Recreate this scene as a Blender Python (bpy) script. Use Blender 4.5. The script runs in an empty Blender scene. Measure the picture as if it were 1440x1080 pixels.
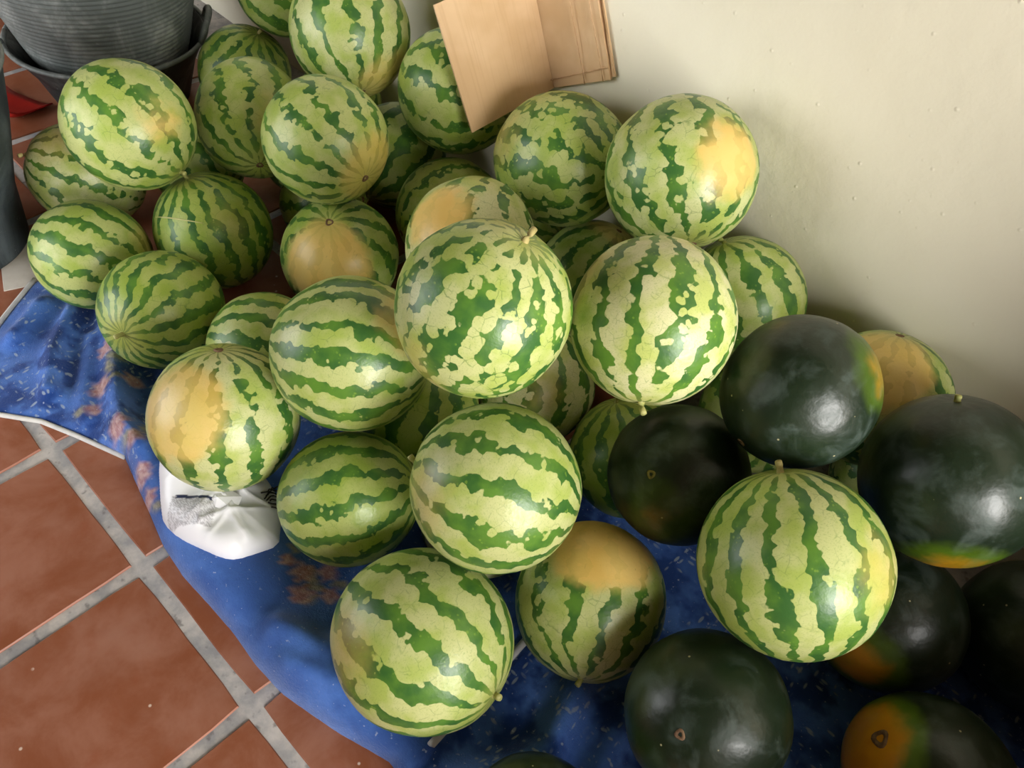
import bpy, bmesh, math, random
import numpy as np
from mathutils import Vector, Matrix, noise as mnoise

# ------------------------------------------------------------------ camera, light, exposure
SC = bpy.context.scene
COL = SC.collection
cam_data = bpy.data.cameras.new('camera')
cam_data.sensor_width = 36.0
cam_data.lens = 28.03
cam_data.clip_start = 0.02
cam = bpy.data.objects.new('camera', cam_data)
COL.objects.link(cam)
cam.matrix_world = Matrix(((0.70831, -0.58403, 0.39649, 1.15495),
                           (0.69901, 0.50202, -0.50927, -0.09825),
                           (0.09838, 0.63787, 0.76383, 1.33180),
                           (0, 0, 0, 1)))
SC.camera = cam
SC.view_settings.view_transform = 'Standard'
SC.view_settings.look = 'None'
SC.view_settings.gamma = 1.0
SC.view_settings.use_curve_mapping = False
SC.view_settings.exposure = 0.08

world = bpy.data.worlds.new('daylight')
SC.world = world
world.use_nodes = True
bg = world.node_tree.nodes['Background']
bg.inputs['Color'].default_value = (0.97, 0.985, 1.0, 1)
bg.inputs['Strength'].default_value = 5.2


def area(name, loc, target, sx, sy, power, color):
    d = bpy.data.lights.new(name, 'AREA')
    d.shape = 'RECTANGLE'
    d.size, d.size_y, d.energy, d.color = sx, sy, power, color
    o = bpy.data.objects.new(name, d)
    COL.objects.link(o)
    o.location = loc
    o.rotation_euler = (Vector(target) - Vector(loc)).to_track_quat('-Z', 'Y').to_euler()
    return o


# the open doorway at the far end of the wall
area('doorway_daylight', (3.9, -0.25, 1.25), (0.6, 0.5, 0.2), 1.3, 2.0, 205, (1.0, 0.985, 0.96))

# ------------------------------------------------------------------ helpers
def obj(name, me, mat=None, parent=None):
    o = bpy.data.objects.new(name, me)
    COL.objects.link(o)
    if mat and not me.materials:
        me.materials.append(mat)
    if parent:
        o.parent = parent
    return o


def empty(name, loc=(0, 0, 0)):
    o = bpy.data.objects.new(name, None)
    COL.objects.link(o)
    o.location = loc
    return o


def tag(o, label, cat, group=None):
    o['label'] = label
    o['category'] = cat
    if group:
        o['group'] = group


def pydata(name, v, f, smooth=True):
    me = bpy.data.meshes.new(name)
    me.from_pydata([tuple(map(float, p)) for p in v], [], f)
    me.update()
    if smooth:
        me.polygons.foreach_set('use_smooth', [True] * len(me.polygons))
    return me


def lathe(prof, seg=64, wob=None):
    """prof: (r, z) pairs, closed ring by ring."""
    v, f = [], []
    n = len(prof)
    for r, z in prof:
        for k in range(seg):
            a = 2 * math.pi * k / seg
            rr = r * (1 + (wob(a, z) if wob else 0))
            v.append((rr * math.cos(a), rr * math.sin(a), z))
    for i in range(n - 1):
        for k in range(seg):
            k2 = (k + 1) % seg
            f.append((i * seg + k, i * seg + k2, (i + 1) * seg + k2, (i + 1) * seg + k))
    return v, f


def tube(path, rad, seg=10, closed=False):
    path = [Vector(p) for p in path]
    n = len(path)
    v, f = [], []
    for i, p in enumerate(path):
        a = path[max(i - 1, 0)]
        b = path[min(i + 1, n - 1)]
        t = (b - a).normalized()
        up = Vector((0, 0, 1)) if abs(t.z) < .9 else Vector((1, 0, 0))
        s = t.cross(up).normalized()
        u = s.cross(t)
        r = rad[i] if isinstance(rad, (list, tuple)) else rad
        for k in range(seg):
            q = 2 * math.pi * k / seg
            v.append(p + s * math.cos(q) * r + u * math.sin(q) * r)
    for i in range(n - 1):
        for k in range(seg):
            k2 = (k + 1) % seg
            f.append((i * seg + k, i * seg + k2, (i + 1) * seg + k2, (i + 1) * seg + k))
    f.append(tuple(range(seg))[::-1])
    f.append(tuple(range((n - 1) * seg, n * seg)))
    return v, f


def box_bm(x0, x1, y0, y1, z0, z1, bev=0.0, seg=2):
    bm = bmesh.new()
    bmesh.ops.create_cube(bm, size=1)
    for q in bm.verts:
        q.co = Vector((x0 + (q.co.x + .5) * (x1 - x0), y0 + (q.co.y + .5) * (y1 - y0), z0 + (q.co.z + .5) * (z1 - z0)))
    if bev:
        bmesh.ops.bevel(bm, geom=bm.edges[:], offset=bev, segments=seg, affect='EDGES', profile=.6)
    return bm


def from_bm(name, bm, smooth=False):
    me = bpy.data.meshes.new(name)
    bm.to_mesh(me)
    bm.free()
    if smooth:
        me.polygons.foreach_set('use_smooth', [True] * len(me.polygons))
    return me


class NT:
    """small node graph writer"""
    def __init__(self, name):
        self.m = bpy.data.materials.new(name)
        self.m.use_nodes = True
        self.t = self.m.node_tree
        self.b = self.t.nodes['Principled BSDF']

    def n(self, kind, **kw):
        q = self.t.nodes.new(kind)
        for k, val in kw.items():
            setattr(q, k, val)
        return q

    def put(self, sock, val):
        if isinstance(val, bpy.types.NodeSocket):
            self.t.links.new(val, sock)
        else:
            sock.default_value = val

    def math(self, op, a, b=0.0, c=0.0, clamp=False):
        q = self.n('ShaderNodeMath', operation=op, use_clamp=clamp)
        self.put(q.inputs[0], a); self.put(q.inputs[1], b); self.put(q.inputs[2], c)
        return q.outputs[0]

    def vmath(self, op, a, b=(0, 0, 0), s=None):
        q = self.n('ShaderNodeVectorMath', operation=op)
        self.put(q.inputs[0], a)
        if op not in ('NORMALIZE', 'LENGTH', 'SCALE'):
            self.put(q.inputs[1], b)
        if s is not None:
            self.put(q.inputs['Scale'], s)
        return q.outputs['Value'] if op in ('DOT_PRODUCT', 'LENGTH') else q.outputs[0]

    def noise(self, vec, scale, detail=2.0, rough=.5, dist=0.0):
        q = self.n('ShaderNodeTexNoise')
        self.put(q.inputs['Vector'], vec)
        q.inputs['Scale'].default_value = scale
        q.inputs['Detail'].default_value = detail
        q.inputs['Roughness'].default_value = rough
        q.inputs['Distortion'].default_value = dist
        return q.outputs['Fac']

    def voro(self, vec, scale, feature='F1', rnd=1.0):
        q = self.n('ShaderNodeTexVoronoi', feature=feature)
        self.put(q.inputs['Vector'], vec)
        q.inputs['Scale'].default_value = scale
        q.inputs['Randomness'].default_value = rnd
        return q

    def ramp(self, x, a, b):
        q = self.n('ShaderNodeMapRange', interpolation_type='SMOOTHSTEP')
        self.put(q.inputs['Value'], x)
        self.put(q.inputs['From Min'], a); self.put(q.inputs['From Max'], b)
        return q.outputs[0]

    def mix(self, fac, a, b, blend='MIX'):
        q = self.n('ShaderNodeMix', data_type='RGBA', blend_type=blend)
        self.put(q.inputs[0], fac)
        for s, val in ((q.inputs[6], a), (q.inputs[7], b)):
            self.put(s, (*val, 1) if isinstance(val, tuple) and len(val) == 3 else val)
        return q.outputs[2]

    def attr(self, name, kind='OBJECT'):
        return self.n('ShaderNodeAttribute', attribute_name=name, attribute_type=kind)

    def coord(self, which='Object'):
        return self.n('ShaderNodeTexCoord').outputs[which]

    def bump(self, h, strength, dist):
        q = self.n('ShaderNodeBump')
        q.inputs['Strength'].default_value = strength
        q.inputs['Distance'].default_value = dist
        self.put(q.inputs['Height'], h)
        self.t.links.new(q.outputs[0], self.b.inputs['Normal'])

    def out(self, color=None, rough=None, spec=None, **kw):
        if color is not None:
            self.put(self.b.inputs['Base Color'], (*color, 1) if isinstance(color, tuple) and len(color) == 3 else color)
        if rough is not None:
            self.put(self.b.inputs['Roughness'], rough)
        if spec is not None:
            self.b.inputs['Specular IOR Level'].default_value = spec
        for k, val in kw.items():
            self.put(self.b.inputs[k.replace('_', ' ')], val)
        return self.m


def lin(r, g, b):
    return tuple(((c / 255) / 12.92 if c / 255 <= .04045 else ((c / 255 + .055) / 1.055) ** 2.4) for c in (r, g, b))


# ------------------------------------------------------------------ materials
def mat_striped():
    t = NT('striped_rind')
    p = t.vmath('SCALE', t.coord('Object'), s=t.attr('inv_r').outputs['Fac'])
    n = t.vmath('NORMALIZE', p)
    sd = t.vmath('ADD', n, t.attr('seed').outputs['Vector'])
    sep = t.n('ShaderNodeSeparateXYZ'); t.put(sep.inputs[0], n)
    th = t.math('ARCTAN2', sep.outputs[1], sep.outputs[0])
    mott = t.attr('mottle').outputs['Fac']
    # the stripes wander and fork a little
    w1 = t.math('SUBTRACT', t.noise(sd, 2.2, 2), .5)
    w2 = t.math('SUBTRACT', t.noise(sd, 8.0, 2), .5)
    cosl = t.math('MAXIMUM', t.math('SQRT', t.math('SUBTRACT', 1.0, t.math('MULTIPLY', sep.outputs[2], sep.outputs[2]))), .12)
    wob = t.math('ADD', t.math('MULTIPLY', w1, t.math('MULTIPLY_ADD', mott, .35, .38)), t.math('MULTIPLY', w2, .12))
    th2 = t.math('ADD', th, wob)
    s = t.math('COSINE', t.math('MULTIPLY', th2, t.attr('stripes').outputs['Fac']))
    wid = t.math('MULTIPLY_ADD', t.math('SUBTRACT', t.noise(sd, 1.9, 1), .5), 1.0, -.20)
    # scalloped edges: rounded pale cells push into the dark bands
    warp = t.n('ShaderNodeTexNoise'); t.put(warp.inputs['Vector'], sd); warp.inputs['Scale'].default_value = 9
    sdw = t.vmath('ADD', sd, t.vmath('SCALE', t.vmath('SUBTRACT', warp.outputs['Color'], (.5, .5, .5)), s=.05))
    v1 = t.voro(sdw, 6.8).outputs['Distance']
    v2 = t.voro(sdw, 15.0).outputs['Distance']
    cell = t.math('ADD', t.math('MULTIPLY', t.math('SUBTRACT', v1, .47), 1.7), t.math('MULTIPLY', t.math('SUBTRACT', v2, .47), .40))
    cell = t.math('MULTIPLY', cell, t.math('MULTIPLY_ADD', mott, .75, .75))
    g = t.math('SUBTRACT', t.math('ADD', t.math('ADD', t.math('MULTIPLY', s, t.math('MULTIPLY_ADD', mott, -.35, 1.0)), cell), wid), t.attr('thin').outputs['Fac'])
    dark = t.ramp(g, -.05, .10)
    # hairline cracks between the pale cells
    e = t.voro(sdw, 6.8, 'DISTANCE_TO_EDGE').outputs['Distance']
    crack = t.math('MULTIPLY', t.ramp(e, .045, .0), t.ramp(t.noise(sd, 7.0, 3), .47, .60))
    crack = t.math('MULTIPLY', crack, t.math('MULTIPLY_ADD', mott, .40, .22))
    # slight flecks over the pale skin
    fl = t.ramp(t.noise(t.vmath('MULTIPLY', sd, (1.0, 1.0, 1.7)), 46.0, 3, .65), .52, .70)
    tone = t.attr('tone').outputs['Fac']
    pale = t.mix(tone, lin(158, 175, 76), lin(212, 211, 160))
    green = t.mix(tone, lin(136, 162, 52), lin(184, 195, 108))
    light = t.mix(t.ramp(t.noise(sd, 2.6, 3), .38, .66), pale, green)
    light = t.mix(t.math('MULTIPLY', fl, .42), light, lin(112, 146, 58))
    dk = t.mix(t.ramp(t.noise(sd, 3.2, 3), .35, .68), lin(56, 100, 44), lin(92, 134, 48))
    isl = t.math('MULTIPLY', t.ramp(t.voro(sdw, 17.0).outputs['Distance'], .30, .18), t.ramp(t.noise(sd, 4.0, 1), .5, .62))
    dk = t.mix(t.math('MULTIPLY', isl, .55), dk, lin(132, 166, 62))
    amount = t.math('MAXIMUM', dark, crack)
    # ground patch, where the fruit lay on the soil
    sp = t.vmath('DOT_PRODUCT', n, t.attr('spot').outputs['Vector'])
    sp = t.math('ADD', sp, t.math('MULTIPLY', t.math('SUBTRACT', t.noise(sd, 3.6, 3), .5), .22))
    lo = t.attr('spot_edge').outputs['Fac']
    patch = t.math('MULTIPLY', t.ramp(sp, t.math('SUBTRACT', lo, .07), t.math('ADD', lo, .10)), t.attr('spot_strength').outputs['Fac'])
    yel = t.mix(t.noise(sd, 2.0, 2), lin(236, 208, 130), lin(226, 180, 84))
    scr = t.ramp(t.noise(t.vmath('MULTIPLY', sd, (3, 1, 1)), 9.0, 5, .7, .6), .63, .72)
    yel = t.mix(t.math('MULTIPLY', scr, .5), yel, lin(150, 120, 70))
    light = t.mix(patch, light, yel)
    dk = t.mix(t.math('MULTIPLY', patch, .97), dk, t.mix(.06, yel, lin(140, 150, 40)))
    # the poles pale out
    pole = t.ramp(t.math('ABSOLUTE', sep.outputs[2]), .90, .995)
    col = t.mix(amount, light, dk)
    col = t.mix(t.math('MULTIPLY', pole, .35), col, lin(178, 176, 92))
    t.bump(t.noise(sd, 22.0, 3), .10, .004)
    return t.out(col, t.math('MULTIPLY_ADD', t.noise(sd, 6.0, 3), .22, .24), .45)


def mat_black():
    t = NT('black_rind')
    p = t.vmath('SCALE', t.coord('Object'), s=t.attr('inv_r').outputs['Fac'])
    n = t.vmath('NORMALIZE', p)
    sd = t.vmath('ADD', n, t.attr('seed').outputs['Vector'])
    bloom = t.ramp(t.noise(sd, 2.4, 5, .6, .5), .46, .72)
    base = t.mix(t.noise(sd, 1.5, 2), lin(22, 34, 22), lin(32, 48, 28))
    col = t.mix(t.math('MULTIPLY', bloom, .7), base, lin(70, 84, 76))
    scr = t.ramp(t.noise(t.vmath('MULTIPLY', sd, (1, 5, 1)), 10.0, 4, .7), .70, .78)
    col = t.mix(t.math('MULTIPLY', scr, .35), col, lin(120, 120, 92))
    chip = t.math('MULTIPLY', t.ramp(t.voro(sd, 3.2).outputs['Distance'], .055, .03), .8)
    col = t.mix(chip, col, lin(205, 196, 150))
    sp = t.vmath('DOT_PRODUCT', n, t.attr('spot').outputs['Vector'])
    sp = t.math('ADD', sp, t.math('MULTIPLY', t.math('SUBTRACT', t.noise(sd, 3.0, 3), .5), .16))
    lo = t.attr('spot_edge').outputs['Fac']
    st = t.attr('spot_strength').outputs['Fac']
    halo = t.math('MULTIPLY', t.ramp(sp, t.math('SUBTRACT', lo, .14), lo), st)
    core = t.math('MULTIPLY', t.ramp(sp, t.math('SUBTRACT', lo, .01), t.math('ADD', lo, .12)), st)
    col = t.mix(t.math('MULTIPLY', halo, .7), col, lin(96, 128, 20))
    col = t.mix(core, col, t.mix(t.noise(sd, 3.0, 2), lin(226, 172, 34), lin(212, 132, 26)))
    t.bump(t.noise(sd, 5.0, 3), .12, .010)
    return t.out(col, t.math('MULTIPLY_ADD', bloom, .20, .34), .5)


def mat_plain(name, c1, c2, scale, rough, spec=.4, bump=None, detail=4):
    t = NT(name)
    q = t.coord('Object')
    nz = t.noise(q, scale, detail, .6)
    if bump:
        t.bump(t.noise(q, bump[0], 4), bump[1], bump[2])
    return t.out(t.mix(t.ramp(nz, .3, .7), lin(*c1), lin(*c2)), rough, spec)


def mat_wall():
    t = NT('cream_plaster')
    q = t.coord('Object')
    big = t.noise(q, 1.6, 3, .55)
    col = t.mix(t.ramp(big, .35, .7), lin(231, 224, 200), lin(238, 233, 213))
    spk = t.voro(q, 9.0).outputs['Distance']
    spot = t.math('MULTIPLY', t.ramp(spk, .050, .028), t.ramp(t.noise(q, 3.0, 1), .56, .62))
    col = t.mix(t.math('MULTIPLY', spot, .75), col, lin(120, 104, 80))
    grime = t.ramp(t.noise(q, 5.0, 6, .7), .60, .80)
    col = t.mix(t.math('MULTIPLY', grime, .22), col, lin(196, 182, 148))
    pits = t.ramp(t.voro(q, 26.0).outputs['Distance'], .12, .0)
    h = t.math('ADD', t.noise(q, 30.0, 5, .6), t.math('MULTIPLY', pits, .8))
    h = t.math('ADD', h, t.math('MULTIPLY', t.noise(q, 5.0, 3), 2.0))
    t.bump(h, .30, .006)
    return t.out(col, .75, .25)


def mat_tile():
    t = NT('terracotta')
    q = t.coord('Object')
    rnd = t.n('ShaderNodeObjectInfo').outputs['Random']
    off = t.n('ShaderNodeCombineXYZ'); t.put(off.inputs[0], t.math('MULTIPLY', rnd, 40)); t.put(off.inputs[1], t.math('MULTIPLY', rnd, 17))
    qq = t.vmath('ADD', q, off.outputs[0])
    cloud = t.ramp(t.noise(qq, 8.0, 6, .62, .4), .34, .68)
    col = t.mix(cloud, lin(138, 80, 52), lin(162, 110, 88))
    red = t.ramp(t.noise(qq, 14.0, 4, .6), .55, .75)
    col = t.mix(t.math('MULTIPLY', red, .5), col, lin(146, 78, 48))
    haze = t.ramp(t.noise(qq, 5.0, 5, .65), .48, .74)
    col = t.mix(t.math('MULTIPLY', haze, .5), col, lin(168, 124, 106))
    col = t.mix(t.math('MULTIPLY', rnd, .25), col, lin(138, 78, 52))
    sp = t.math('MULTIPLY', t.ramp(t.voro(qq, 22.0).outputs['Distance'], .075, .04), t.ramp(t.noise(qq, 9.0, 1), .55, .6))
    col = t.mix(t.math('MULTIPLY', sp, .8), col, lin(226, 206, 190))
    t.bump(t.noise(qq, 60.0, 4), .08, .003)
    return t.out(col, t.math('MULTIPLY_ADD', cloud, .15, .42), .35)


def mat_grout():
    t = NT('grout')
    q = t.coord('Object')
    a = t.ramp(t.noise(q, 12.0, 5, .65), .35, .68)
    col = t.mix(a, lin(152, 152, 154), lin(204, 198, 192))
    b = t.ramp(t.noise(q, 45.0, 3), .60, .72)
    col = t.mix(t.math('MULTIPLY', b, .6), col, lin(92, 88, 88))
    t.bump(t.noise(q, 90.0, 3), .3, .002)
    return t.out(col, .8, .2)


def mat_fleece():
    t = NT('blue_fleece')
    q = t.coord('Object')
    pr = t.attr('print', 'GEOMETRY').outputs['Fac']
    fw = t.attr('flower', 'GEOMETRY').outputs['Fac']
    fy = t.attr('leaf', 'GEOMETRY').outputs['Fac']
    col = t.mix(t.ramp(t.noise(q, 9.0, 5, .6), .35, .68), lin(56, 92, 164), lin(82, 124, 202))
    col = t.mix(t.math('MULTIPLY', pr, t.ramp(t.noise(q, 16.0, 3), .45, .62)), col, lin(30, 62, 128))
    # short white strokes of the print, in two directions
    for sc, o in (((34, 90, 60), (0, 0, 0)), ((88, 30, 60), (3, 7, 0))):
        vv = t.vmath('ADD', t.vmath('MULTIPLY', t.vmath('ADD', q, t.vmath('SCALE', t.n('ShaderNodeTexNoise').outputs['Color'], s=.03)), sc), o)
        d = t.voro(vv, 1.0).outputs['Distance']
        st = t.math('MULTIPLY', t.ramp(d, .30, .16), t.ramp(t.noise(t.vmath('ADD', q, o), 13.0, 2), .50, .58))
        col = t.mix(t.math('MULTIPLY', t.math('MULTIPLY', st, pr), .62), col, lin(164, 178, 190))
    tex = t.ramp(t.noise(q, 90.0, 3), .3, .7)
    col = t.mix(t.math('MULTIPLY', fy, .8), col, t.mix(tex, lin(132, 128, 92), lin(176, 166, 130)))
    col = t.mix(t.math('MULTIPLY', fw, .85), col, t.mix(tex, lin(172, 118, 108), lin(206, 170, 158)))
    col = t.mix(t.math('MULTIPLY', t.ramp(t.noise(q, 150.0, 2), .68, .74), .5), col, lin(190, 200, 220))
    t.bump(t.noise(q, 240.0, 3, .7), .5, .004)
    return t.out(col, .95, .1, Sheen_Weight=.25)


def mat_bag():
    t = NT('white_film')
    ink = t.attr('ink', 'GEOMETRY').outputs['Fac']
    bar = t.attr('bar', 'GEOMETRY').outputs['Fac']
    q = t.coord('Object')
    txt = t.ramp(t.noise(t.vmath('MULTIPLY', q, (1, 3.2, 1)), 170.0, 2), .42, .58)
    col = t.mix(t.math('MULTIPLY', ink, t.math('MULTIPLY_ADD', txt, .35, .30)), lin(246, 246, 250), lin(126, 122, 128))
    col = t.mix(bar, col, lin(44, 52, 82))
    return t.out(col, .32, .5, Subsurface_Weight=0.0)


def mat_rubber(name, dark, grey):
    t = NT(name)
    q = t.coord('Object')
    smear = t.ramp(t.noise(t.vmath('MULTIPLY', q, (1, 1, .45)), 9.0, 6, .7, .6), .44, .74)
    col = t.mix(t.math('MULTIPLY', smear, .75), lin(*dark), lin(*grey))
    fleck = t.ramp(t.noise(q, 55.0, 4, .7), .64, .74)
    col = t.mix(t.math('MULTIPLY', fleck, .5), col, lin(150, 154, 152))
    t.bump(t.noise(q, 70.0, 3), .2, .003)
    return t.out(col, .5, .4)


def mat_card():
    t = NT('brown_cardboard')
    q = t.coord('Object')
    st = t.noise(t.vmath('MULTIPLY', q, (1, 60, 1)), 4.0, 2)
    col = t.mix(t.ramp(t.noise(q, 9.0, 3), .35, .7), lin(206, 172, 130), lin(220, 188, 148))
    col = t.mix(t.math('MULTIPLY', t.ramp(st, .5, .75), .22), col, lin(184, 146, 106))
    col = t.mix(t.math('MULTIPLY', t.ramp(t.noise(q, 40.0, 5, .7), .66, .76), .25), col, lin(160, 124, 90))
    t.bump(st, .15, .002)
    return t.out(col, .8, .2)


M_STRIPED, M_BLACK = mat_striped(), mat_black()
M_STEM = mat_plain('green_stem', (150, 158, 84), (196, 190, 124), 60, .6)
M_DRYSTEM = mat_plain('dry_stem', (150, 140, 84), (186, 170, 110), 60, .7)
M_SCAR = mat_plain('blossom_scar', (96, 70, 52), (140, 112, 84), 90, .8)
M_DISC = mat_plain('scar_disc', (96, 92, 40), (130, 122, 56), 120, .8)
M_WALL, M_TILE, M_GROUT = mat_wall(), mat_tile(), mat_grout()
M_FLEECE, M_BAG = mat_fleece(), mat_bag()
M_HEM = mat_plain('hem_tape', (190, 190, 190), (214, 212, 206), 30, .85, .2)
M_RUB1 = mat_rubber('grey_rubber', (96, 102, 100), (172, 176, 172))
M_RUB2 = mat_rubber('black_rubber', (34, 40, 40), (112, 118, 116))
M_RUB3 = mat_rubber('slate_rubber', (46, 54, 58), (96, 106, 110))
M_CARD = mat_card()
M_CARDEDGE = mat_plain('cardboard_edge', (186, 148, 108), (208, 172, 132), 80, .85)
M_RED = mat_plain('red_plastic', (150, 20, 16), (176, 34, 26), 12, .45)
M_PAPER = mat_plain('white_card', (196, 186, 174), (214, 206, 196), 12, .8)
M_WOOD = mat_plain('dark_wood', (62, 46, 34), (84, 62, 46), 6, .6)  # dark tone picked so the added, unseen surfaces bounce little light
M_BRICK = mat_plain('brown_masonry', (104, 74, 58), (126, 92, 74), 8, .85)  # darker brown for the added low wall, to limit its bounce
M_SCRATCH = mat_plain('pale_scratch', (196, 196, 130), (214, 210, 150), 60, .7)
M_NET = mat_plain('dark_netting', (30, 30, 34), (70, 70, 74), 200, .6)

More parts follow.
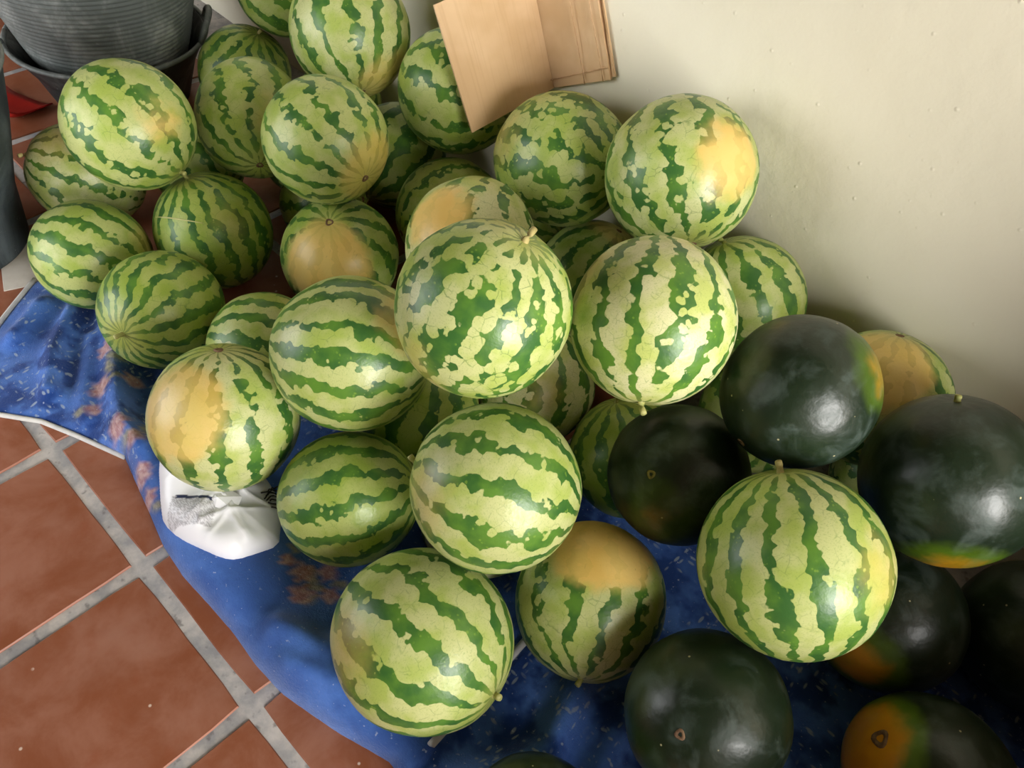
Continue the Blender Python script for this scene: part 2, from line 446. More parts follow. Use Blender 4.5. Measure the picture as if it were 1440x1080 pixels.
MELONS = [
    ('striped', -0.2797, 0.9597, 0.4295, 0.1375, [-0.73, 0.369, 0.576], 1.06, 13, 0.3, 0.62, [0.896, 0.039, -0.442], 30, 0.55, 0.2, 'pale striped watermelon with yellowed tip, top of the heap beside cardboard'),
    ('striped', -0.6972, 1.0645, 0.3467, 0.1235, [0.687, 0.508, -0.52], 1.03, 13, 0.1, 0.35, [0.0, 0.0, -1.0], 0, 0, 0.2, 'green striped watermelon against the wall behind the stacked rubber tubs'),
    ('striped', -0.7265, 0.9309, 0.1338, 0.1238, [0.229, 0.324, 0.918], 1.02, 13, 0.05, 0.2, [0.0, 0.0, -1.0], 0, 0, 0.4, 'dull green striped watermelon next to the stacked rubber tubs, low in the heap'),
    ('striped', -0.3036, 0.698, 0.2964, 0.1269, [-0.85, 0.466, 0.247], 1.12, 12, 0.3, 0.35, [0.901, 0.077, 0.428], 25, 0.35, 0.4, 'tall oval striped watermelon with brown blossom scar facing out, between two others'),
    ('striped', -0.0252, 0.6975, 0.3881, 0.1244, [-0.983, -0.017, 0.18], 1.02, 14, 0.28, 0.4, [0.988, 0.139, -0.07], 34, 0.6, 0.3, 'striped watermelon with yellow end and dark blossom scar, upper heap'),
    ('striped', -0.1812, 1.0057, 0.1378, 0.1279, [0.228, -0.878, -0.42], 1.04, 12, 0.15, 0.3, [0.0, 0.0, -1.0], 0, 0, 0.2, 'shaded green striped watermelon tucked behind the yellow ended one'),
    ('striped', -0.016, 1.052, 0.3787, 0.136, [0.939, 0.311, -0.146], 1.0, 12, 0.22, 0.4, [0.0, 0.0, -1.0], 0, 0, 0.5, 'striped watermelon under the corner of the leaning cardboard'),
    ('striped', -0.3261, 0.441, 0.3639, 0.126, [0.757, 0.301, -0.58], 1.03, 11, 0.32, 0.45, [0.862, 0.225, 0.453], 13, 1.0, 0.5, 'striped watermelon with small orange patch, in front of stacked rubber tubs'),
    ('striped', -0.559, 0.3971, 0.1308, 0.1208, [-0.467, -0.731, 0.498], 1.1, 14, 0.42, 0.8, [0.075, -0.346, 0.935], 22, 0.3, 0.2, 'pale oval striped watermelon with stem end towards the dark tub'),
    ('striped', -0.306, 0.2788, 0.1264, 0.1167, [0.767, 0.569, -0.295], 1.05, 14, 0.22, 0.4, [0.57, 0.809, 0.143], 24, 0.45, 0.2, 'small striped watermelon beside the white card and blanket flap'),
    ('striped', -0.2073, 0.5085, 0.1358, 0.1259, [-0.423, -0.068, 0.903], 1.03, 16, 0.1, 0.15, [0.679, 0.065, 0.731], 18, 0.2, 0.3, 'dark green striped watermelon with a pale scratch line across it'),
    ('striped', -0.0621, 0.3012, 0.1361, 0.1201, [0.414, -0.85, 0.326], 1.04, 16, 0.12, 0.2, [0.0, 0.0, -1.0], 0, 0, 0.3, 'small striped watermelon with stem end facing the flowered blanket fold'),
    ('striped', 0.0362, 0.6665, 0.1434, 0.1262, [-0.131, 0.248, -0.96], 1.0, 12, 0.2, 0.35, [0.543, -0.686, 0.484], 46, 0.9, 0.3, 'watermelon with big yellow ground patch and brown blossom scar'),
    ('striped', 0.1082, 0.9231, 0.1776, 0.1236, [0.284, 0.945, 0.16], 1.0, 12, 0.25, 0.3, [0.0, 0.0, -1.0], 0, 0, 0.3, 'half hidden striped watermelon behind the one with an apricot patch'),
    ('striped', 0.3492, 0.7463, 0.341, 0.1254, [-0.368, 0.864, 0.344], 1.06, 12, 0.35, 0.85, [-0.18, -0.589, 0.788], 32, 1.0, 0.5, 'pale striped watermelon with apricot ground patch behind the mottled one'),
    ('striped', 0.6368, 0.4788, 0.5629, 0.1214, [0.158, 0.382, 0.911], 1.02, 14, 0.12, 0.6, [-0.06, -0.957, -0.283], 22, 0.3, 1.0, 'large mottled watermelon with green stem stub, top of the middle heap'),
    ('striped', 0.3065, 1.0418, 0.3816, 0.1385, [0.968, 0.048, 0.248], 1.08, 13, 0.12, 0.4, [-0.602, -0.746, 0.285], 20, 0.4, 0.9, 'mottled striped watermelon just below the cardboard, against the wall'),
    ('striped', 0.5726, 1.0495, 0.4951, 0.1385, [-0.712, 0.516, 0.476], 1.0, 12, 0.25, 0.65, [0.691, -0.148, 0.707], 28, 0.95, 0.7, 'large striped watermelon with bright yellow patch, highest against the cream wall'),
    ('striped', 0.4244, 1.0663, 0.132, 0.1217, [-0.088, -0.451, -0.888], 1.0, 12, 0.2, 0.3, [0.06, 0.313, 0.948], 24, 0.6, 0.2, 'shaded striped watermelon wedged low between mottled and pale ones'),
    ('striped', 0.7919, 0.6688, 0.5372, 0.1196, [0.508, -0.657, -0.557], 1.03, 13, 0.28, 1.0, [-0.847, -0.38, 0.371], 20, 0.4, 0.4, 'very pale cream striped watermelon with clear green stripes, next to black ones'),
    ('striped', 0.7674, 1.0686, 0.3124, 0.1194, [-0.65, 0.015, 0.76], 1.02, 13, 0.2, 0.5, [0.0, 0.0, -1.0], 0, 0, 0.15, 'striped watermelon by the wall, behind the very pale one'),
    ('striped', 1.0687, 1.0632, 0.2965, 0.1222, [0.273, -0.353, -0.895], 1.02, 12, 0.3, 0.45, [-0.208, -0.367, 0.907], 42, 0.8, 0.3, 'yellow patched striped watermelon at the wall between two black ones'),
    ('striped', 0.153, 0.3962, 0.1406, 0.1073, [0.738, 0.671, -0.08], 1.05, 14, 0.05, 0.45, [0.0, 0.0, -1.0], 0, 0, 0.1, 'small striped watermelon sunk behind the one on the white bag'),
    ('striped', 0.3036, 0.2236, 0.209, 0.1251, [0.344, -0.294, -0.892], 1.02, 13, 0.3, 0.75, [0.096, -0.658, 0.747], 40, 0.75, 0.3, 'yellow sided striped watermelon resting on the white plastic bag'),
    ('striped', 0.4347, 0.4, 0.3557, 0.1265, [0.785, 0.619, -0.018], 1.03, 16, 0.1, 0.5, [0.505, 0.44, 0.743], 18, 0.7, 0.3, 'evenly banded striped watermelon leaning beside the big mottled one'),
    ('striped', 0.539, 0.299, 0.1527, 0.1159, [0.581, 0.778, 0.241], 1.04, 14, 0.1, 0.25, [0.0, 0.0, -1.0], 0, 0, 0.2, 'deep green striped watermelon low on the blanket beside the white bag'),
    ('striped', 0.7677, 0.3981, 0.3528, 0.1232, [-0.847, -0.518, 0.098], 1.02, 13, 0.18, 0.6, [-0.302, -0.875, 0.379], 22, 0.3, 0.25, 'creamy striped watermelon with short stem stub, lying across two others'),
    ('striped', 0.8068, 0.2282, 0.1497, 0.1366, [0.989, 0.129, 0.074], 1.05, 13, 0.2, 0.6, [-0.372, -0.816, 0.442], 24, 0.35, 0.25, 'large glossy striped watermelon at the blanket edge with dry stem'),
    ('striped', 0.9368, 0.4728, 0.1337, 0.1238, [0.578, -0.789, -0.209], 1.05, 13, 0.3, 0.6, [-0.227, 0.295, 0.928], 42, 1.0, 0.4, 'striped watermelon with peach yellow top, stem pointing at the blanket'),
    ('striped', 0.5612, 0.7406, 0.1281, 0.1182, [-0.372, 0.388, 0.843], 1.02, 13, 0.3, 0.9, [0.467, -0.543, 0.698], 16, 0.4, 0.2, 'pale striped watermelon peeking out beneath the big mottled one'),
    ('striped', 1.1376, 0.5952, 0.3916, 0.1269, [-0.671, 0.383, 0.635], 1.0, 15, 0.14, 0.55, [0.714, 0.088, 0.694], 22, 0.35, 0.2, 'big striped watermelon sitting among the black watermelons'),
    ('striped', 0.797, 0.7481, 0.1228, 0.1133, [-0.615, 0.151, 0.774], 1.02, 12, 0.1, 0.1, [0.0, 0.0, -1.0], 0, 0, 0.2, 'shadowed green striped watermelon beside the black one with a round scar'),
    ('striped', 0.4569, 0.5233, 0.128, 0.1181, [-0.227, 0.459, 0.859], 1.02, 12, 0.1, 0.1, [0.0, 0.0, -1.0], 0, 0, 0.2, 'deeply shaded striped watermelon in the gap between four larger ones'),
    ('black', 0.923, 0.6612, 0.2962, 0.1131, [0.1, 0.753, -0.651], 1.03, 10, 0, 0, [0.295, -0.918, 0.265], 14, 0.35, 0, 'black watermelon with small round blossom scar under the pale striped one'),
    ('black', 0.9978, 0.7759, 0.4829, 0.1114, [0.139, 0.881, 0.453], 1.05, 10, 0, 0, [0.609, 0.425, 0.67], 22, 0.6, 0, 'black watermelon with yellow green side patch, in front of the yellow one'),
    ('black', 1.2291, 0.8901, 0.3975, 0.1277, [-0.486, 0.254, 0.836], 1.02, 10, 0, 0, [0.565, -0.708, -0.423], 24, 0.85, 0, 'large shiny black watermelon with green stem stub against the wall'),
    ('black', 1.176, 0.4326, 0.203, 0.1186, [0.094, 0.715, -0.693], 1.06, 10, 0, 0, [-0.343, -0.937, -0.068], 16, 0.15, 0, 'large black watermelon in front of the peach topped striped one'),
    ('black', 1.459, 0.63, 0.1353, 0.1186, [0.751, 0.349, -0.56], 1.05, 10, 0, 0, [-0.846, -0.404, 0.348], 36, 1.0, 0, 'black watermelon with orange ground patch and dark pitted scar'),
    ('black', 1.2944, 0.8175, 0.136, 0.1238, [0.774, 0.466, -0.429], 1.02, 10, 0, 0, [0.031, -0.994, 0.104], 26, 0.8, 0, 'shadowed black watermelon with dim orange patch behind the pitted one'),
    ('black', 1.4901, 0.9755, 0.1343, 0.1243, [-0.14, 0.8, -0.584], 1.0, 10, 0, 0, [0.0, 0.0, -1.0], 0, 0, 0, 'shadowed black watermelon with pale green end under the large shiny one'),
    ('black', 1.1, 0.17, 0.11, 0.1, [0.619, -0.775, 0.127], 1.0, 10, 0.15, 0.3, [0, 0, -1], 30, 0.5, 0.2, "dark green watermelon in deep shade at the blanket's inner fold"),
    ('striped', -0.1668, 0.7718, 0.1122, 0.1022, [-0.75, -0.598, -0.285], 1.0, 10, 0.15, 0.3, [0, 0, -1], 30, 0.5, 0.2, 'shaded striped watermelon under the tall oval one'),
    ('striped', 0.2136, 1.0969, 0.1013, 0.0913, [-0.914, -0.105, -0.392], 1.0, 10, 0.15, 0.3, [0, 0, -1], 30, 0.5, 0.2, 'small striped watermelon at the foot of the wall under the cardboard'),
    ('striped', -0.4674, 0.6226, 0.1219, 0.1119, [0.992, 0.067, -0.105], 1.0, 10, 0.15, 0.3, [0, 0, -1], 30, 0.5, 0.2, 'striped watermelon on the floor under the orange patched one'),
    ('striped', -0.4662, 1.0484, 0.1239, 0.1139, [-0.22, -0.522, -0.824], 1.0, 10, 0.15, 0.3, [0, 0, -1], 30, 0.5, 0.2, 'striped watermelon at the wall foot beside the tubs'),
    ('striped', 0.906, 1.0193, 0.1233, 0.1133, [-0.588, 0.725, -0.359], 1.0, 10, 0.15, 0.3, [0, 0, -1], 30, 0.5, 0.2, 'striped watermelon at the wall foot under the yellow patched one'),
    ('striped', 1.1477, 1.0995, 0.0985, 0.0885, [0.979, -0.204, 0.025], 1.0, 10, 0.15, 0.3, [0, 0, -1], 30, 0.5, 0.2, 'small striped watermelon at the wall foot behind the large shiny black one'),
    ('striped', 0.6472, 0.9852, 0.123, 0.113, [0.901, 0.318, -0.295], 1.0, 10, 0.15, 0.3, [0, 0, -1], 30, 0.5, 0.2, 'striped watermelon at the wall foot under the highest one'),
    ('striped', 0.2993, 0.8071, 0.1159, 0.1059, [-0.091, 0.268, 0.959], 1.0, 10, 0.15, 0.3, [0, 0, -1], 30, 0.5, 0.2, 'small striped watermelon on the floor under the apricot patched one'),
    ('striped', -0.3626, 0.8515, 0.1156, 0.1056, [-0.253, -0.228, 0.94], 1.0, 10, 0.15, 0.3, [0, 0, -1], 30, 0.5, 0.2, 'striped watermelon on the floor under the pale one atop the heap'),
    ('striped', 0.7, 0.458, 0.1177, 0.1077, [-0.69, -0.227, 0.687], 1.0, 10, 0.15, 0.9, [0, 0, -1], 30, 0.5, 0.2, 'yellowish striped watermelon under the creamy one with the stem stub'),
]
SCRATCH = (10, [-0.285, -0.807, 0.517], [0.565, -0.393, 0.725])
# ------------------------------------------------------------------ the room, with unseen walls and roof added to shape the light
T = 0.33
YW = 1.19
wall = obj('wall_back', from_bm('wall_back', box_bm(-4.5, 4.6, YW, YW + .2, -.05, 2.5)), M_WALL)
wall['kind'] = 'structure'
# unseen low wall, added only to keep doorway light off the heap's right end
bm = box_bm(1.71, 1.85, .05, .86, -.05, .52, .012)
shade_pier = from_bm('shade_pier', box_bm(1.70, 1.90, .84, YW, -.05, .95, .012))  # taller end, added to shade the lower right of the back wall
bm.from_mesh(shade_pier)
low = obj('shade_wall_right', from_bm('shade_wall_right', bm), M_BRICK)
low['kind'] = 'structure'
ceil = obj('shade_ceiling', from_bm('shade_ceiling', box_bm(-4.5, 4.6, -2.6, YW + .2, 2.5, 2.6)), M_WOOD)  # unseen, added to cut the sky light from overhead
ceil['kind'] = 'structure'
front = obj('shade_wall_front', from_bm('shade_wall_front', box_bm(-.15, 4.6, -.95, -.80, -.05, 2.5)), M_WOOD)  # unseen dark wall, added to shade the near right of the heap
front['kind'] = 'structure'
shade_lintel = obj('shade_trim_1', from_bm('shade_trim_1', box_bm(-2.15, -.15, -.95, -.80, 1.6, 2.5)), M_WOOD)  # unseen header over the opening, added to block steep daylight
shade_lintel['kind'] = 'structure'
wleft = obj('shade_wall_left', from_bm('shade_wall_left', box_bm(-2.15, -2.0, -.8, YW, -.05, 2.5)), M_WOOD)  # unseen, added to hold side daylight off the tubs
wleft['kind'] = 'structure'
wend = obj('shade_wall_far', from_bm('shade_wall_far', box_bm(4.45, 4.6, -.95, YW, -.05, 2.5)), M_WALL)  # unseen, added to block sky light from beyond the doorway lamp
wend['kind'] = 'structure'
floor = obj('floor', from_bm('floor', box_bm(-4.5, 4.6, -3.0, YW + .05, -.06, -.0035)), M_GROUT)
floor['kind'] = 'structure'
rng = random.Random(5)


def tile_mesh(seed):
    r = random.Random(seed)
    bm = bmesh.new()
    h = (T - .024) / 2
    n = 6
    ring = []
    for s in range(4):
        for k in range(n):
            u = -1 + 2 * k / n
            x, y = ((u, -1), (1, u), (-u, 1), (-1, -u))[s]
            j = 1 + r.uniform(-.006, .006)
            if k == 0:
                j -= .012
            ring.append((x * h * j, y * h * j))
    lo = [bm.verts.new((x, y, -.012)) for x, y in ring]
    mid = [bm.verts.new((x, y, -.0025)) for x, y in ring]
    top = [bm.verts.new((x * .988, y * .988, .0)) for x, y in ring]
    m = len(ring)
    for a, b in ((lo, mid), (mid, top)):
        for k in range(m):
            bm.faces.new((a[k], a[(k + 1) % m], b[(k + 1) % m], b[k]))
    bm.faces.new(top)
    return from_bm('tile', bm)


tile_kinds = [tile_mesh(k) for k in range(5)]
for i in range(-9, 11):
    for j in range(-6, 4):
        if (j + .5) * T + T / 2 > YW:
            continue
        o = obj('tile', tile_kinds[rng.randrange(5)], M_TILE, floor)
        o.location = ((i + .5) * T, (j + .5) * T, rng.uniform(-.0006, .0006))
        o.rotation_euler = (0, 0, rng.randrange(4) * math.pi / 2)

# ------------------------------------------------------------------ the watermelons
RINDS = []


def melon(kind, x, y, z, R, axis, elong, N, thin, tone, spot, spot_deg, strength, mottle, label, idx):
    r = random.Random(idx * 7 + 1)
    q = Vector(axis).normalized().to_track_quat('Z', 'Y')
    root = empty('watermelon', (x, y, z))
    root.rotation_mode = 'QUATERNION'
    root.rotation_quaternion = q
    rz = R * (1 + (elong - 1) * .62)
    rx = R * (1 - (elong - 1) * .38)
    seg, rows = 56, 36
    off = Vector((idx * 3.7, idx * 1.3, 0))
    v, f = [], []
    for i in range(1, rows):
        ph = math.pi * i / rows
        for k in range(seg):
            a = 2 * math.pi * k / seg
            d = Vector((math.sin(ph) * math.cos(a), math.sin(ph) * math.sin(a), math.cos(ph)))
            m = 1 + .016 * mnoise.noise(d * 1.4 + off) + .0035 * math.cos(N * a) * math.sin(ph)
            m -= .030 * math.exp(-((ph) / .16) ** 2) + .026 * math.exp(-((math.pi - ph) / .14) ** 2)
            v.append((d.x * rx * m, d.y * rx * m, d.z * rz * m))
    top, bot = len(v), len(v) + 1
    zt, zb = rz * .966, -rz * .970
    v += [(0, 0, zt), (0, 0, zb)]
    for i in range(rows - 2):
        for k in range(seg):
            k2 = (k + 1) % seg
            f.append((i * seg + k, (i + 1) * seg + k, (i + 1) * seg + k2, i * seg + k2))
    for k in range(seg):
        k2 = (k + 1) % seg
        f.append((top, k, k2))
        b = (rows - 2) * seg
        f.append((bot, b + k2, b + k))
    rind = obj('rind', pydata('rind', v, f), M_BLACK if kind == 'black' else M_STRIPED, root)
    rind['inv_r'] = 1.0 / R
    rind['seed'] = [r.uniform(2, 60), r.uniform(2, 60), r.uniform(2, 60)]
    rind['stripes'] = float(N)
    rind['thin'] = thin
    rind['tone'] = tone
    rind['mottle'] = mottle
    ls = q.inverted() @ Vector(spot).normalized()
    rind['spot'] = [ls.x, ls.y, ls.z]
    rind['spot_edge'] = math.cos(math.radians(spot_deg)) if spot_deg else 2.0
    rind['spot_strength'] = float(strength)
    # stem stub: a bent, flared, ridged peg in the dimple
    L = r.uniform(.013, .022)
    bend = Vector((r.uniform(-.5, .5), r.uniform(-.5, .5), 0)) * L
    path, rad = [], []
    for k in range(6):
        u = k / 5
        path.append(Vector((0, 0, zt - .004)) + Vector((0, 0, L * u)) + bend * u * u)
        rad.append((.0085, .0058, .0046, .0044, .0050, .0046)[k] * (R / .125))
    sv, sf = tube(path, rad, 9)
    obj('stem', pydata('stem', sv, sf), M_STEM if r.random() < .6 else M_DRYSTEM, root)
    # blossom scar: a small sunken ring at the other end
    k = R / .125 * (1.25 if strength > .85 else 1.0) * (1.5 if kind == 'black' and strength == 1.0 else 1.0)
    prof = [(.0006, zb + .0005), (.0028 * k, zb - .0002), (.0048 * k, zb - .0022), (.0068 * k, zb - .0018), (.0085 * k, zb + .0012)]
    sv, sf = lathe(prof, 16, lambda a, z: .12 * math.sin(3 * a + idx))
    obj('blossom_scar', pydata('blossom_scar', sv, sf), M_DISC if kind == 'black' and .2 < strength < .5 else M_SCAR, root)
    if idx == SCRATCH[0]:
        d0, d1 = (q.inverted() @ Vector(d).normalized() for d in SCRATCH[1:])
        path = []
        for k in range(13):
            d = d0.slerp(d1, k / 12)
            path.append(Vector((d.x * rx, d.y * rx, d.z * rz)) * (1.0 + .016 * mnoise.noise(d * 1.4 + off) + .002))
        sv, sf = tube(path, [.0006 + .0010 * math.sin(math.pi * k / 12) for k in range(13)], 6)
        obj('scratch', pydata('scratch', sv, sf), M_SCRATCH, root)
    tag(root, label, 'watermelon', 'black watermelons' if kind == 'black' else 'striped watermelons')
    RINDS.append((x, y, z, max(rx, rz)))
    return root


for idx, row in enumerate(MELONS):
    melon(*row, idx)

# ------------------------------------------------------------------ the blanket
OUT = [(-.456, .183), (-.40, .105), (-.335, .02), (-.27, -.06), (-.238, -.085), (-.205, -.072), (-.138, -.036), (-.07, .016), (.005, .049), (.108, .090),
       (.18, .075), (.246, .062), (.32, .046), (.395, .040), (.47, .044), (.54, .046), (.61, .042), (.678, .046), (.735, .06), (.788, .074),
       (.84, .092), (.88, .105), (.93, .085), (1.0, .07), (1.1, .06), (1.25, .08), (1.4, .10), (1.62, .12), (1.68, .3), (1.66, .7), (1.62, 1.0),
       (1.35, 1.06), (1.0, .98), (.75, .82), (.5, .68), (.25, .50), (.05, .40), (-.15, .40), (-.33, .34), (-.43, .25)]
PO = np.array(OUT)


def seg_dist(px, py, pts, closed):
    best = np.full(px.shape, 9.0)
    n = len(pts)
    for i in range(n if closed else n - 1):
        a, b = pts[i], pts[(i + 1) % n]
        dx, dy = b[0] - a[0], b[1] - a[1]
        u = np.clip(((px - a[0]) * dx + (py - a[1]) * dy) / (dx * dx + dy * dy + 1e-12), 0, 1)
        best = np.minimum(best, np.hypot(px - a[0] - u * dx, py - a[1] - u * dy))
    return best


def inside(px, py, pts):
    c = np.zeros(px.shape, bool)
    n = len(pts)
    for i in range(n):
        (x1, y1), (x2, y2) = pts[i], pts[(i + 1) % n]
        if y1 == y2:
            continue
        c ^= ((y1 > py) != (y2 > py)) & (px < (x2 - x1) * (py - y1) / (y2 - y1) + x1)
    return c


def sstep(a, b, x):
    u = np.clip((x - a) / (b - a), 0, 1)
    return u * u * (3 - 2 * u)


def fbm(px, py, s, seed=0.0):
    w = np.zeros(px.shape)
    it = np.nditer([px, py, w], op_flags=[['readonly'], ['readonly'], ['writeonly']])
    for a, b, c in it:
        c[...] = mnoise.noise(Vector((float(a) * s + seed, float(b) * s, seed)))
    return w


def blanket_z(px, py):
    d = np.where(inside(px, py, OUT), seg_dist(px, py, OUT, True), 0.0)
    roll = sstep(.0, .16, px) * (1 - sstep(.90, 1.02, px)) * (1 - sstep(.22, .34, py))
    nz = fbm(px, py, 6.0, 3.0)
    prof = np.where(d < .05, np.sqrt(np.clip(1 - (1 - d / .05) ** 2, 0, 1)), .5 + .5 * np.cos(np.pi * np.clip((d - .05) / .15, 0, 1)))
    z = .008 * np.minimum(1, d / .012)
    z = z + roll * prof * (.040 + .018 * nz)
    edge = np.minimum(1, d / .03)
    for pts, w, h in (([(-.34, .30), (-.25, .27), (-.16, .225), (-.05, .165), (.05, .125), (.14, .105)], .030, .048),
                      ([(-.30, .20), (-.22, .12), (-.12, .06)], .022, .030),
                      ([(-.36, .16), (-.30, .07)], .020, .024),
                      ([(-.20, .19), (-.08, .11), (-.01, .08)], .018, .016),
                      ([(.60, .10), (.70, .14), (.72, .19)], .022, .020),
                      ([(.66, .07), (.80, .15)], .020, .014),
                      ([(.98, .15), (1.04, .28), (1.0, .40)], .030, .035),
                      ([(1.10, .10), (1.12, .30), (1.06, .50)], .030, .025)):
        dd = seg_dist(px, py, pts, False)
        z = z + h * np.exp(-(dd / w) ** 2) * edge
    z = z + edge * .004 * (fbm(px, py, 17.0, 9.0) + .5)
    # a second layer of the blanket, its hem lying on the first
    lay = sstep(.0, .012, px - (.905 - .09 * (py - .183)))
    z = z + .010 * lay * (1 - sstep(.42, .5, py)) * edge
    return np.where(d > 0, z, -.002)


def press(px, py, z, gap=.0015):
    for mx, my, mz, mr in RINDS:
        rr = mr * mr * 1.01 - (px - mx) ** 2 - (py - my) ** 2
        under = mz - np.sqrt(np.clip(rr, 0, None)) - gap
        z = np.where(rr > 0, np.minimum(z, np.maximum(under, .003)), z)
    return z


FLOWERS = [(-.13, .19, .022), (-.055, .135, .024), (-.03, .19, .018), (.075, .11, .024), (.13, .115, .020), (.19, .09, .022), (.235, .075, .018), (-.21, .235, .018),
           (-.02, .10, .016), (.535, .19, .022), (.57, .165, .024), (.60, .20, .018), (.56, .225, .020), (.50, .185, .016), (1.0, .5, .02)]


def build_sheet(name, x0, x1, y0, y1, step, outline, zfun, mat, parent):
    nx, ny = int((x1 - x0) / step) + 1, int((y1 - y0) / step) + 1
    X, Y = np.meshgrid(np.linspace(x0, x1, nx), np.linspace(y0, y1, ny), indexing='ij')
    ins = inside(X, Y, outline)
    # snap the first ring outside onto the outline so that the edge is clean
    keepv = ins.copy()
    for dx in (-1, 0, 1):
        for dy in (-1, 0, 1):
            keepv |= np.roll(np.roll(ins, dx, 0), dy, 1)
    ring = keepv & ~ins
    pts = np.array(outline)
    for i, j in zip(*np.where(ring)):
        best, bp = 9, None
        for k in range(len(pts)):
            a, b = pts[k], pts[(k + 1) % len(pts)]
            e = b - a
            u = min(1, max(0, ((X[i, j] - a[0]) * e[0] + (Y[i, j] - a[1]) * e[1]) / (e @ e + 1e-12)))
            p = a + u * e
            dd = math.hypot(p[0] - X[i, j], p[1] - Y[i, j])
            if dd < best:
                best, bp = dd, p
        X[i, j], Y[i, j] = bp
    Z = zfun(X, Y)
    Z[ring] = np.minimum(Z[ring], .001)
    index = -np.ones((nx, ny), int)
    index[keepv] = np.arange(keepv.sum())
    v = np.stack([X[keepv], Y[keepv], Z[keepv]], 1)
    f = []
    for i in range(nx - 1):
        for j in range(ny - 1):
            q = (index[i, j], index[i + 1, j], index[i + 1, j + 1], index[i, j + 1])
            if min(q) >= 0 and (ins[i, j] or ins[i + 1, j] or ins[i + 1, j + 1] or ins[i, j + 1]):
                f.append(q)
    me = pydata(name, v, [tuple(map(int, q)) for q in f])
    return obj(name, me, mat, parent), v


def put_attr(me, name, val):
    a = me.attributes.new(name, 'FLOAT', 'POINT')
    a.data.foreach_set('value', np.asarray(val, dtype=np.float32))


blanket = empty('blanket', (0, 0, 0))
tag(blanket, 'blue fleece blanket with white flecks and pink flowers, rolled edge on the tiles', 'blanket')
fleece, fv = build_sheet('fleece', -.47, 1.70, -.10, 1.08, .0085, OUT, lambda a, b: press(a, b, blanket_z(a, b)), M_FLEECE, blanket)
fx, fyy = fv[:, 0], fv[:, 1]
pr = np.maximum(1 - sstep(.13, .26, fx + .35 * (fyy - .09)), sstep(.900, .908, fx + .09 * (fyy - .183)))
pr = np.maximum(pr, sstep(.32, .42, fyy))
put_attr(fleece.data, 'print', pr)
flw, lf = np.zeros(len(fv)), np.zeros(len(fv))
for k, (cx, cy, r0) in enumerate(FLOWERS):
    a = np.arctan2(fyy - cy, fx - cx)
    d = np.hypot(fx - cx, fyy - cy)
    flw = np.maximum(flw, sstep(1.15, .75, d / (r0 * (.62 + .38 * np.abs(np.cos(2.5 * a + k))))))
    lx, ly = cx + 1.7 * r0 * math.cos(k * 2.1), cy + 1.7 * r0 * math.sin(k * 2.1)
    u = (fx - lx) * math.cos(k * 2.1 + .6) + (fyy - ly) * math.sin(k * 2.1 + .6)
    w = -(fx - lx) * math.sin(k * 2.1 + .6) + (fyy - ly) * math.cos(k * 2.1 + .6)
    lf = np.maximum(lf, sstep(1.2, .7, np.hypot(u / (r0 * .9), w / (r0 * .42))))
put_attr(fleece.data, 'flower', flw)
put_attr(fleece.data, 'leaf', lf)


def hem_path(pts, lift, n=5):
    out = []
    for i in range(len(pts) - 1):
        for k in range(n):
            u = k / n
            out.append((pts[i][0] + (pts[i + 1][0] - pts[i][0]) * u, pts[i][1] + (pts[i + 1][1] - pts[i][1]) * u))
    out.append(pts[-1])
    a = np.array(out)
    z = press(a[:, 0], a[:, 1], np.maximum(blanket_z(a[:, 0], a[:, 1]), .002)) + lift
    return [(float(p[0]), float(p[1]), float(h)) for p, h in zip(a, z)]


for path, rad in ((hem_path(OUT[0:10], .0035), .0052), (hem_path([(.910, .155), (.906, .183), (.900, .25), (.894, .31), (.887, .40)], .003), .0072)):
    hv, hf = tube(path, rad, 8)
    hm = obj('hem', pydata('hem', hv, hf), M_HEM, blanket)
    hm['label'] = 'off-white stitched hem tape'

# ------------------------------------------------------------------ the white plastic bag
BAG = [(.175, .17), (.185, .135), (.21, .115), (.245, .096), (.275, .078), (.305, .064), (.352, .068), (.40, .083), (.438, .098), (.457, .116), (.464, .15), (.466, .19), (.438, .212), (.41, .235), (.38, .25), (.30, .26), (.21, .22)]


BAG = [p for a, c in zip(BAG, BAG[1:] + BAG[:1]) for p in ((a[0] * .75 + c[0] * .25, a[1] * .75 + c[1] * .25), (a[0] * .25 + c[0] * .75, a[1] * .25 + c[1] * .75))]


def bag_z(px, py):
    d = np.where(inside(px, py, BAG), seg_dist(px, py, BAG, True), 0)
    base = np.maximum(blanket_z(px, py), 0)
    up = .042 * np.sqrt(np.clip(1 - (1 - np.clip(d / .05, 0, 1)) ** 2, 0, 1))
    folds = np.zeros(px.shape)
    r = random.Random(11)
    for k in range(12):
        a = r.uniform(.0, 3.1)
        c = r.uniform(-.09, .09)
        wd = r.uniform(.004, .012)
        q = (px - .33 - c * math.sin(a)) * math.sin(a) - (py - .16) * math.cos(a) + .012 * fbm(px, py, 14.0, k * 3.0)
        folds += r.uniform(.003, .009) * np.exp(-np.abs(q) / wd)
    return base + up + (folds + .006 * fbm(px, py, 24.0, 5.0)) * np.minimum(1, d / .03)


bag = empty('plastic_bag', (0, 0, 0))
tag(bag, 'crumpled white plastic bag with grey print, squashed under a yellow sided watermelon', 'bag')
film, bv = build_sheet('film', .15, .48, .05, .29, .003, BAG, lambda a, b: press(a, b, bag_z(a, b), .007), M_BAG, bag)
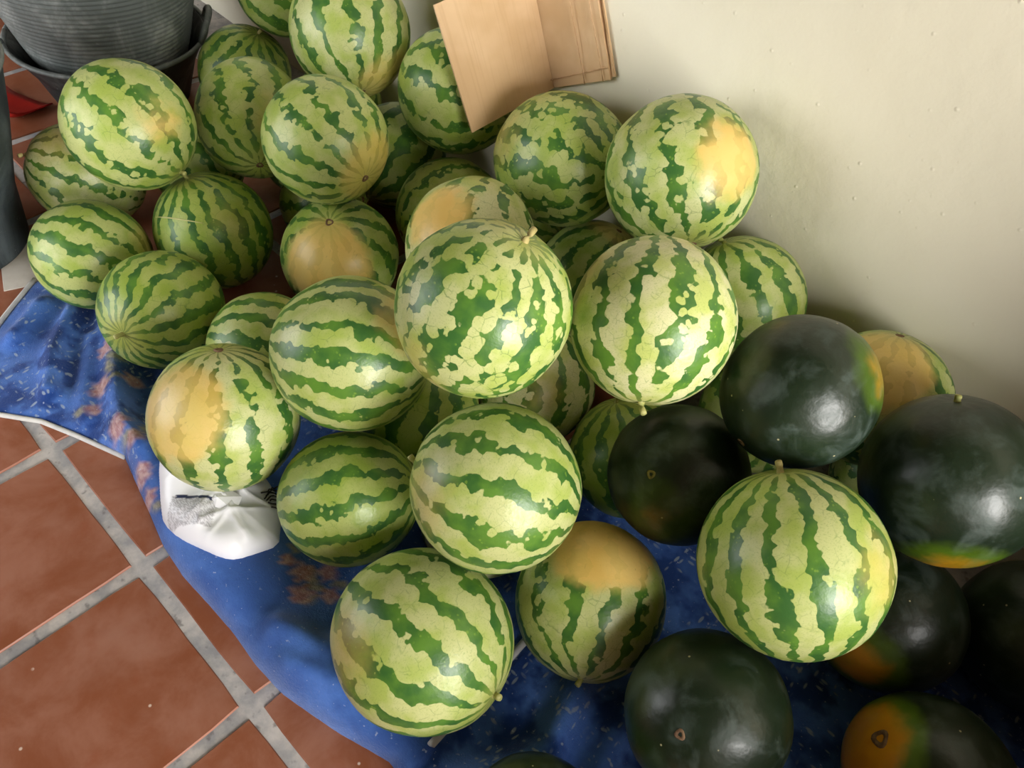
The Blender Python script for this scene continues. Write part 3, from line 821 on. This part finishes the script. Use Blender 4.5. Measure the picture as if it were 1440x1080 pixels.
# the rim of the sheet comes down onto the blanket, not onto the floor
co = np.empty(len(film.data.vertices) * 3); film.data.vertices.foreach_get('co', co); co = co.reshape(-1, 3)
rimv = co[:, 2] <= .0011
co[rimv, 2] = np.maximum(blanket_z(co[rimv, 0], co[rimv, 1]), 0) - .003
film.data.vertices.foreach_set('co', co.ravel())
u = (bv[:, 0] - .345) * .78 + (bv[:, 1] - .105) * .62
w = -(bv[:, 0] - .345) * .62 + (bv[:, 1] - .105) * .78
put_attr(film.data, 'ink', (np.abs(u) < .042) & (np.abs(w) < .024))
put_attr(film.data, 'bar', (np.abs(u) < .036) & (w > .022) & (w < .0285))
# torn flap that stands up from the mouth of the bag
bm = bmesh.new()
fl = [(.338, .128, .082), (.372, .132, .084), (.396, .160, .085), (.376, .186, .084), (.345, .175, .090), (.330, .152, .088), (.360, .150, .102)]
vs = [bm.verts.new(p) for p in fl]
for k in range(6):
    bm.faces.new((vs[k], vs[(k + 1) % 6], vs[6]))
obj('flap', from_bm('flap', bm), M_BAG, bag)

# scrap of dark netting squeezed in beside the bag
v, f = [], []
r = random.Random(2)
for s in range(7):
    ax = np.linspace(.372 + .006 * s, .352 + .006 * s, 15) + .004 * np.sin(np.linspace(0, 9, 15) + s)
    ay = np.linspace(.222, .285, 15) + .004 * np.sin(np.linspace(0, 7, 15) + 2 * s)
    az = press(ax, ay, np.where(inside(ax, ay, BAG), bag_z(ax, ay), blanket_z(ax, ay)), .007) + .0015 + .003 * np.abs(np.sin(np.linspace(0, 12, 15) + s))
    tv, tf = tube(list(zip(ax.tolist(), ay.tolist(), az.tolist())), .0014, 5)
    f += [tuple(i + len(v) for i in q) for q in tf]
    v += tv
o = obj('net_scrap', pydata('net_scrap', v, f), M_NET)
tag(o, 'scrap of dark netting between the white bag and the deep green watermelon', 'netting')

# ------------------------------------------------------------------ rubber tubs
def tub(name, loc, prof, mat, label, cat, rot=0.0, lugs=0.0, ribs=(), seg=72, wob=0.0):
    root = empty(name, loc)
    root.rotation_euler = (0, 0, rot)
    outer = []
    for (r0, z0), (r1, z1) in zip(prof[:-1], prof[1:]):
        m = max(2, int((z1 - z0) / .004))
        for k in range(m):
            u = k / m
            r, z = r0 + (r1 - r0) * u, z0 + (z1 - z0) * u
            for a, b, pitch, dep in ribs:
                if a < z < b:
                    r += dep * (.5 + .5 * math.cos(2 * math.pi * (z - a) / pitch)) ** 2
            outer.append((r, z))
    outer.append(prof[-1])
    rt, zt = prof[-1]
    th = .008
    inner = [(rt - th, zt)] + [(r - th, z) for r, z in reversed(prof)] 
    inner[-1] = (prof[0][0] - th, prof[0][1] + th)
    full = [(.001, prof[0][1])] + outer + inner + [(.001, prof[0][1] + th)]
    v, f = lathe(full, seg, (lambda a, z: wob * math.sin(2 * a + 1) * (z / zt)) if wob else None)
    obj('shell', pydata(name, v, f), mat, root)
    ring = [(rt * (1 + wob * math.sin(2 * a + 1)) * math.cos(a), rt * (1 + wob * math.sin(2 * a + 1)) * math.sin(a), zt) for a in (2 * math.pi * k / 64 for k in range(65))]
    v, f = tube(ring, .0065, 8)
    obj('rim', pydata('rim', v, f), M_RUB1, root)
    if lugs:
        for s in (0, math.pi):
            pts = []
            for k in range(13):
                u = math.pi * k / 12
                off = math.cos(u) * .075
                a = s + off / rt
                rr = rt * (1 + wob * math.sin(2 * a + 1)) + .004 + .012 * math.sin(u)
                pts.append((rr * math.cos(a), rr * math.sin(a), zt + lugs * math.sin(u)))
            v, f = tube(pts, .009, 9)
            obj('handle', pydata('handle', v, f), M_RUB1, root)
    tag(root, label, cat, 'rubber tubs')
    return root


tub('rubber_tub', (-1.034, .716, .002), [(.175, .0), (.210, .11), (.250, .185)], M_RUB2,
    'black rubber tub with rope-like handle, holding a ribbed grey tub', 'tub', rot=math.radians(236), lugs=.05, wob=.015)
tub('rubber_tub', (-1.034, .716, .012), [(.150, .0), (.200, .14), (.218, .20), (.246, .30), (.286, .46)], M_RUB1,
    'ribbed grey rubber tub nested inside the black handled tub', 'tub', ribs=((.03, .46, .0125, .004),), lugs=.0)
tub('rubber_tub', (-.682, .108, .004), [(.152, .0), (.166, .13), (.212, .30), (.24, .43)], M_RUB3,
    'dusty slate black rubber tub standing by the white card', 'tub', rot=.6, wob=.01)

# ------------------------------------------------------------------ small things on the floor
bm = box_bm(-.075, .075, -.055, .055, 0, .003, .0008, 1)
o = obj('white_card', from_bm('white_card', bm), M_PAPER)
o.location = (-.515, .195, .0007)
o.rotation_euler = (0, 0, math.radians(-20))
tag(o, 'off-white cardboard scrap lying on the tiles beside the blanket hem', 'cardboard')

# red plastic scoop lying beside the nested tubs
root = empty('red_scoop', (-1.13, .44, 0))
root.rotation_euler = (0, 0, math.radians(20))
v, f = [], []
for i in range(9):
    for j in range(7):
        a, b = i / 8 - .5, j / 6
        v.append((a * (.13 + .04 * b), b * .12 - .06, .006 + .022 * (2 * a) ** 4 * (1 - .3 * b) + .022 * (1 - b) ** 6))
for i in range(8):
    for j in range(6):
        f.append((i * 7 + j, (i + 1) * 7 + j, (i + 1) * 7 + j + 1, i * 7 + j + 1))
me = pydata('pan', v, f)
o = obj('pan', me, M_RED, root)
sol = o.modifiers.new('thickness', 'SOLIDIFY'); sol.thickness = .004
tag(root, 'red plastic piece on the floor between the dark rubber tubs', 'plastic')

# ------------------------------------------------------------------ folded cardboard leaning on the wall
C0 = Vector((.15, 1.176, .423))
E1 = Vector((-.449, 0, .893)).normalized()
card = empty('folded_cardboard', C0)
tag(card, 'folded brown cardboard sheet leaning on the wall above the striped watermelons', 'cardboard')


def panel(name, origin, along, across, length, width, thick, along2=None):
    """a corrugated board with rounded-off edges; liners and fluted core"""
    along, across = along.normalized(), across.normalized()
    along2 = along2.normalized() if along2 else along
    nrm = along.cross(across).normalized()
    nx, ny = 14, 10
    v, f = [], []
    for side in (0, 1):
        for i in range(nx + 1):
            for j in range(ny + 1):
                a, b = i / nx, j / ny
                bowing = .004 * math.sin(math.pi * b) * math.sin(math.pi * a * .8)
                wav = .0012 * mnoise.noise(Vector((a * 6, b * 6, side + width * 9)))
                p = origin + along.lerp(along2, b) * (a * length) + across * (b * width) + nrm * (side * thick + bowing + wav)
                v.append(p - C0)
    m = (nx + 1) * (ny + 1)
    for i in range(nx):
        for j in range(ny):
            q = (i * (ny + 1) + j, (i + 1) * (ny + 1) + j, (i + 1) * (ny + 1) + j + 1, i * (ny + 1) + j + 1)
            f.append(q)
            f.append(tuple(m + k for k in reversed(q)))
    edge = [i * (ny + 1) for i in range(nx + 1)] + [nx * (ny + 1) + j for j in range(1, ny + 1)] + [i * (ny + 1) + ny for i in range(nx - 1, -1, -1)] + [j for j in range(ny - 1, 0, -1)]
    for k in range(len(edge)):
        a, b = edge[k], edge[(k + 1) % len(edge)]
        f.append((b, a, m + a, m + b))
    return obj(name, pydata(name, v, f, False), M_CARD, card)


right_dir = Vector((.859, 0, .512))
panel('panel', C0, E1, right_dir, .25, .168, .004)
panel('panel', C0 + right_dir * .155 + Vector((0, .005, 0)) + E1 * .004, E1, right_dir, .246, .022, .004)
left_dir = Vector((-.02, -.226, -.035))
panel('panel', C0, E1, left_dir, .25, .228, .004, E1 + Vector((-.06, .0, -.03)))
# scored lines across the sheet
for (a0, b0, a1, b1) in ((.018, .0, .026, .166), (.0, .10, .25, .10), (.0, .152, .25, .150)):
    p = [C0 + E1 * (a0 + (a1 - a0) * k / 6) + right_dir * (b0 + (b1 - b0) * k / 6) + Vector((0, -.0052, 0)) - C0 for k in range(7)]
    v, f = tube(p, .0009, 6)
    obj('score_line', pydata('score_line', v, f), M_CARDEDGE, card)
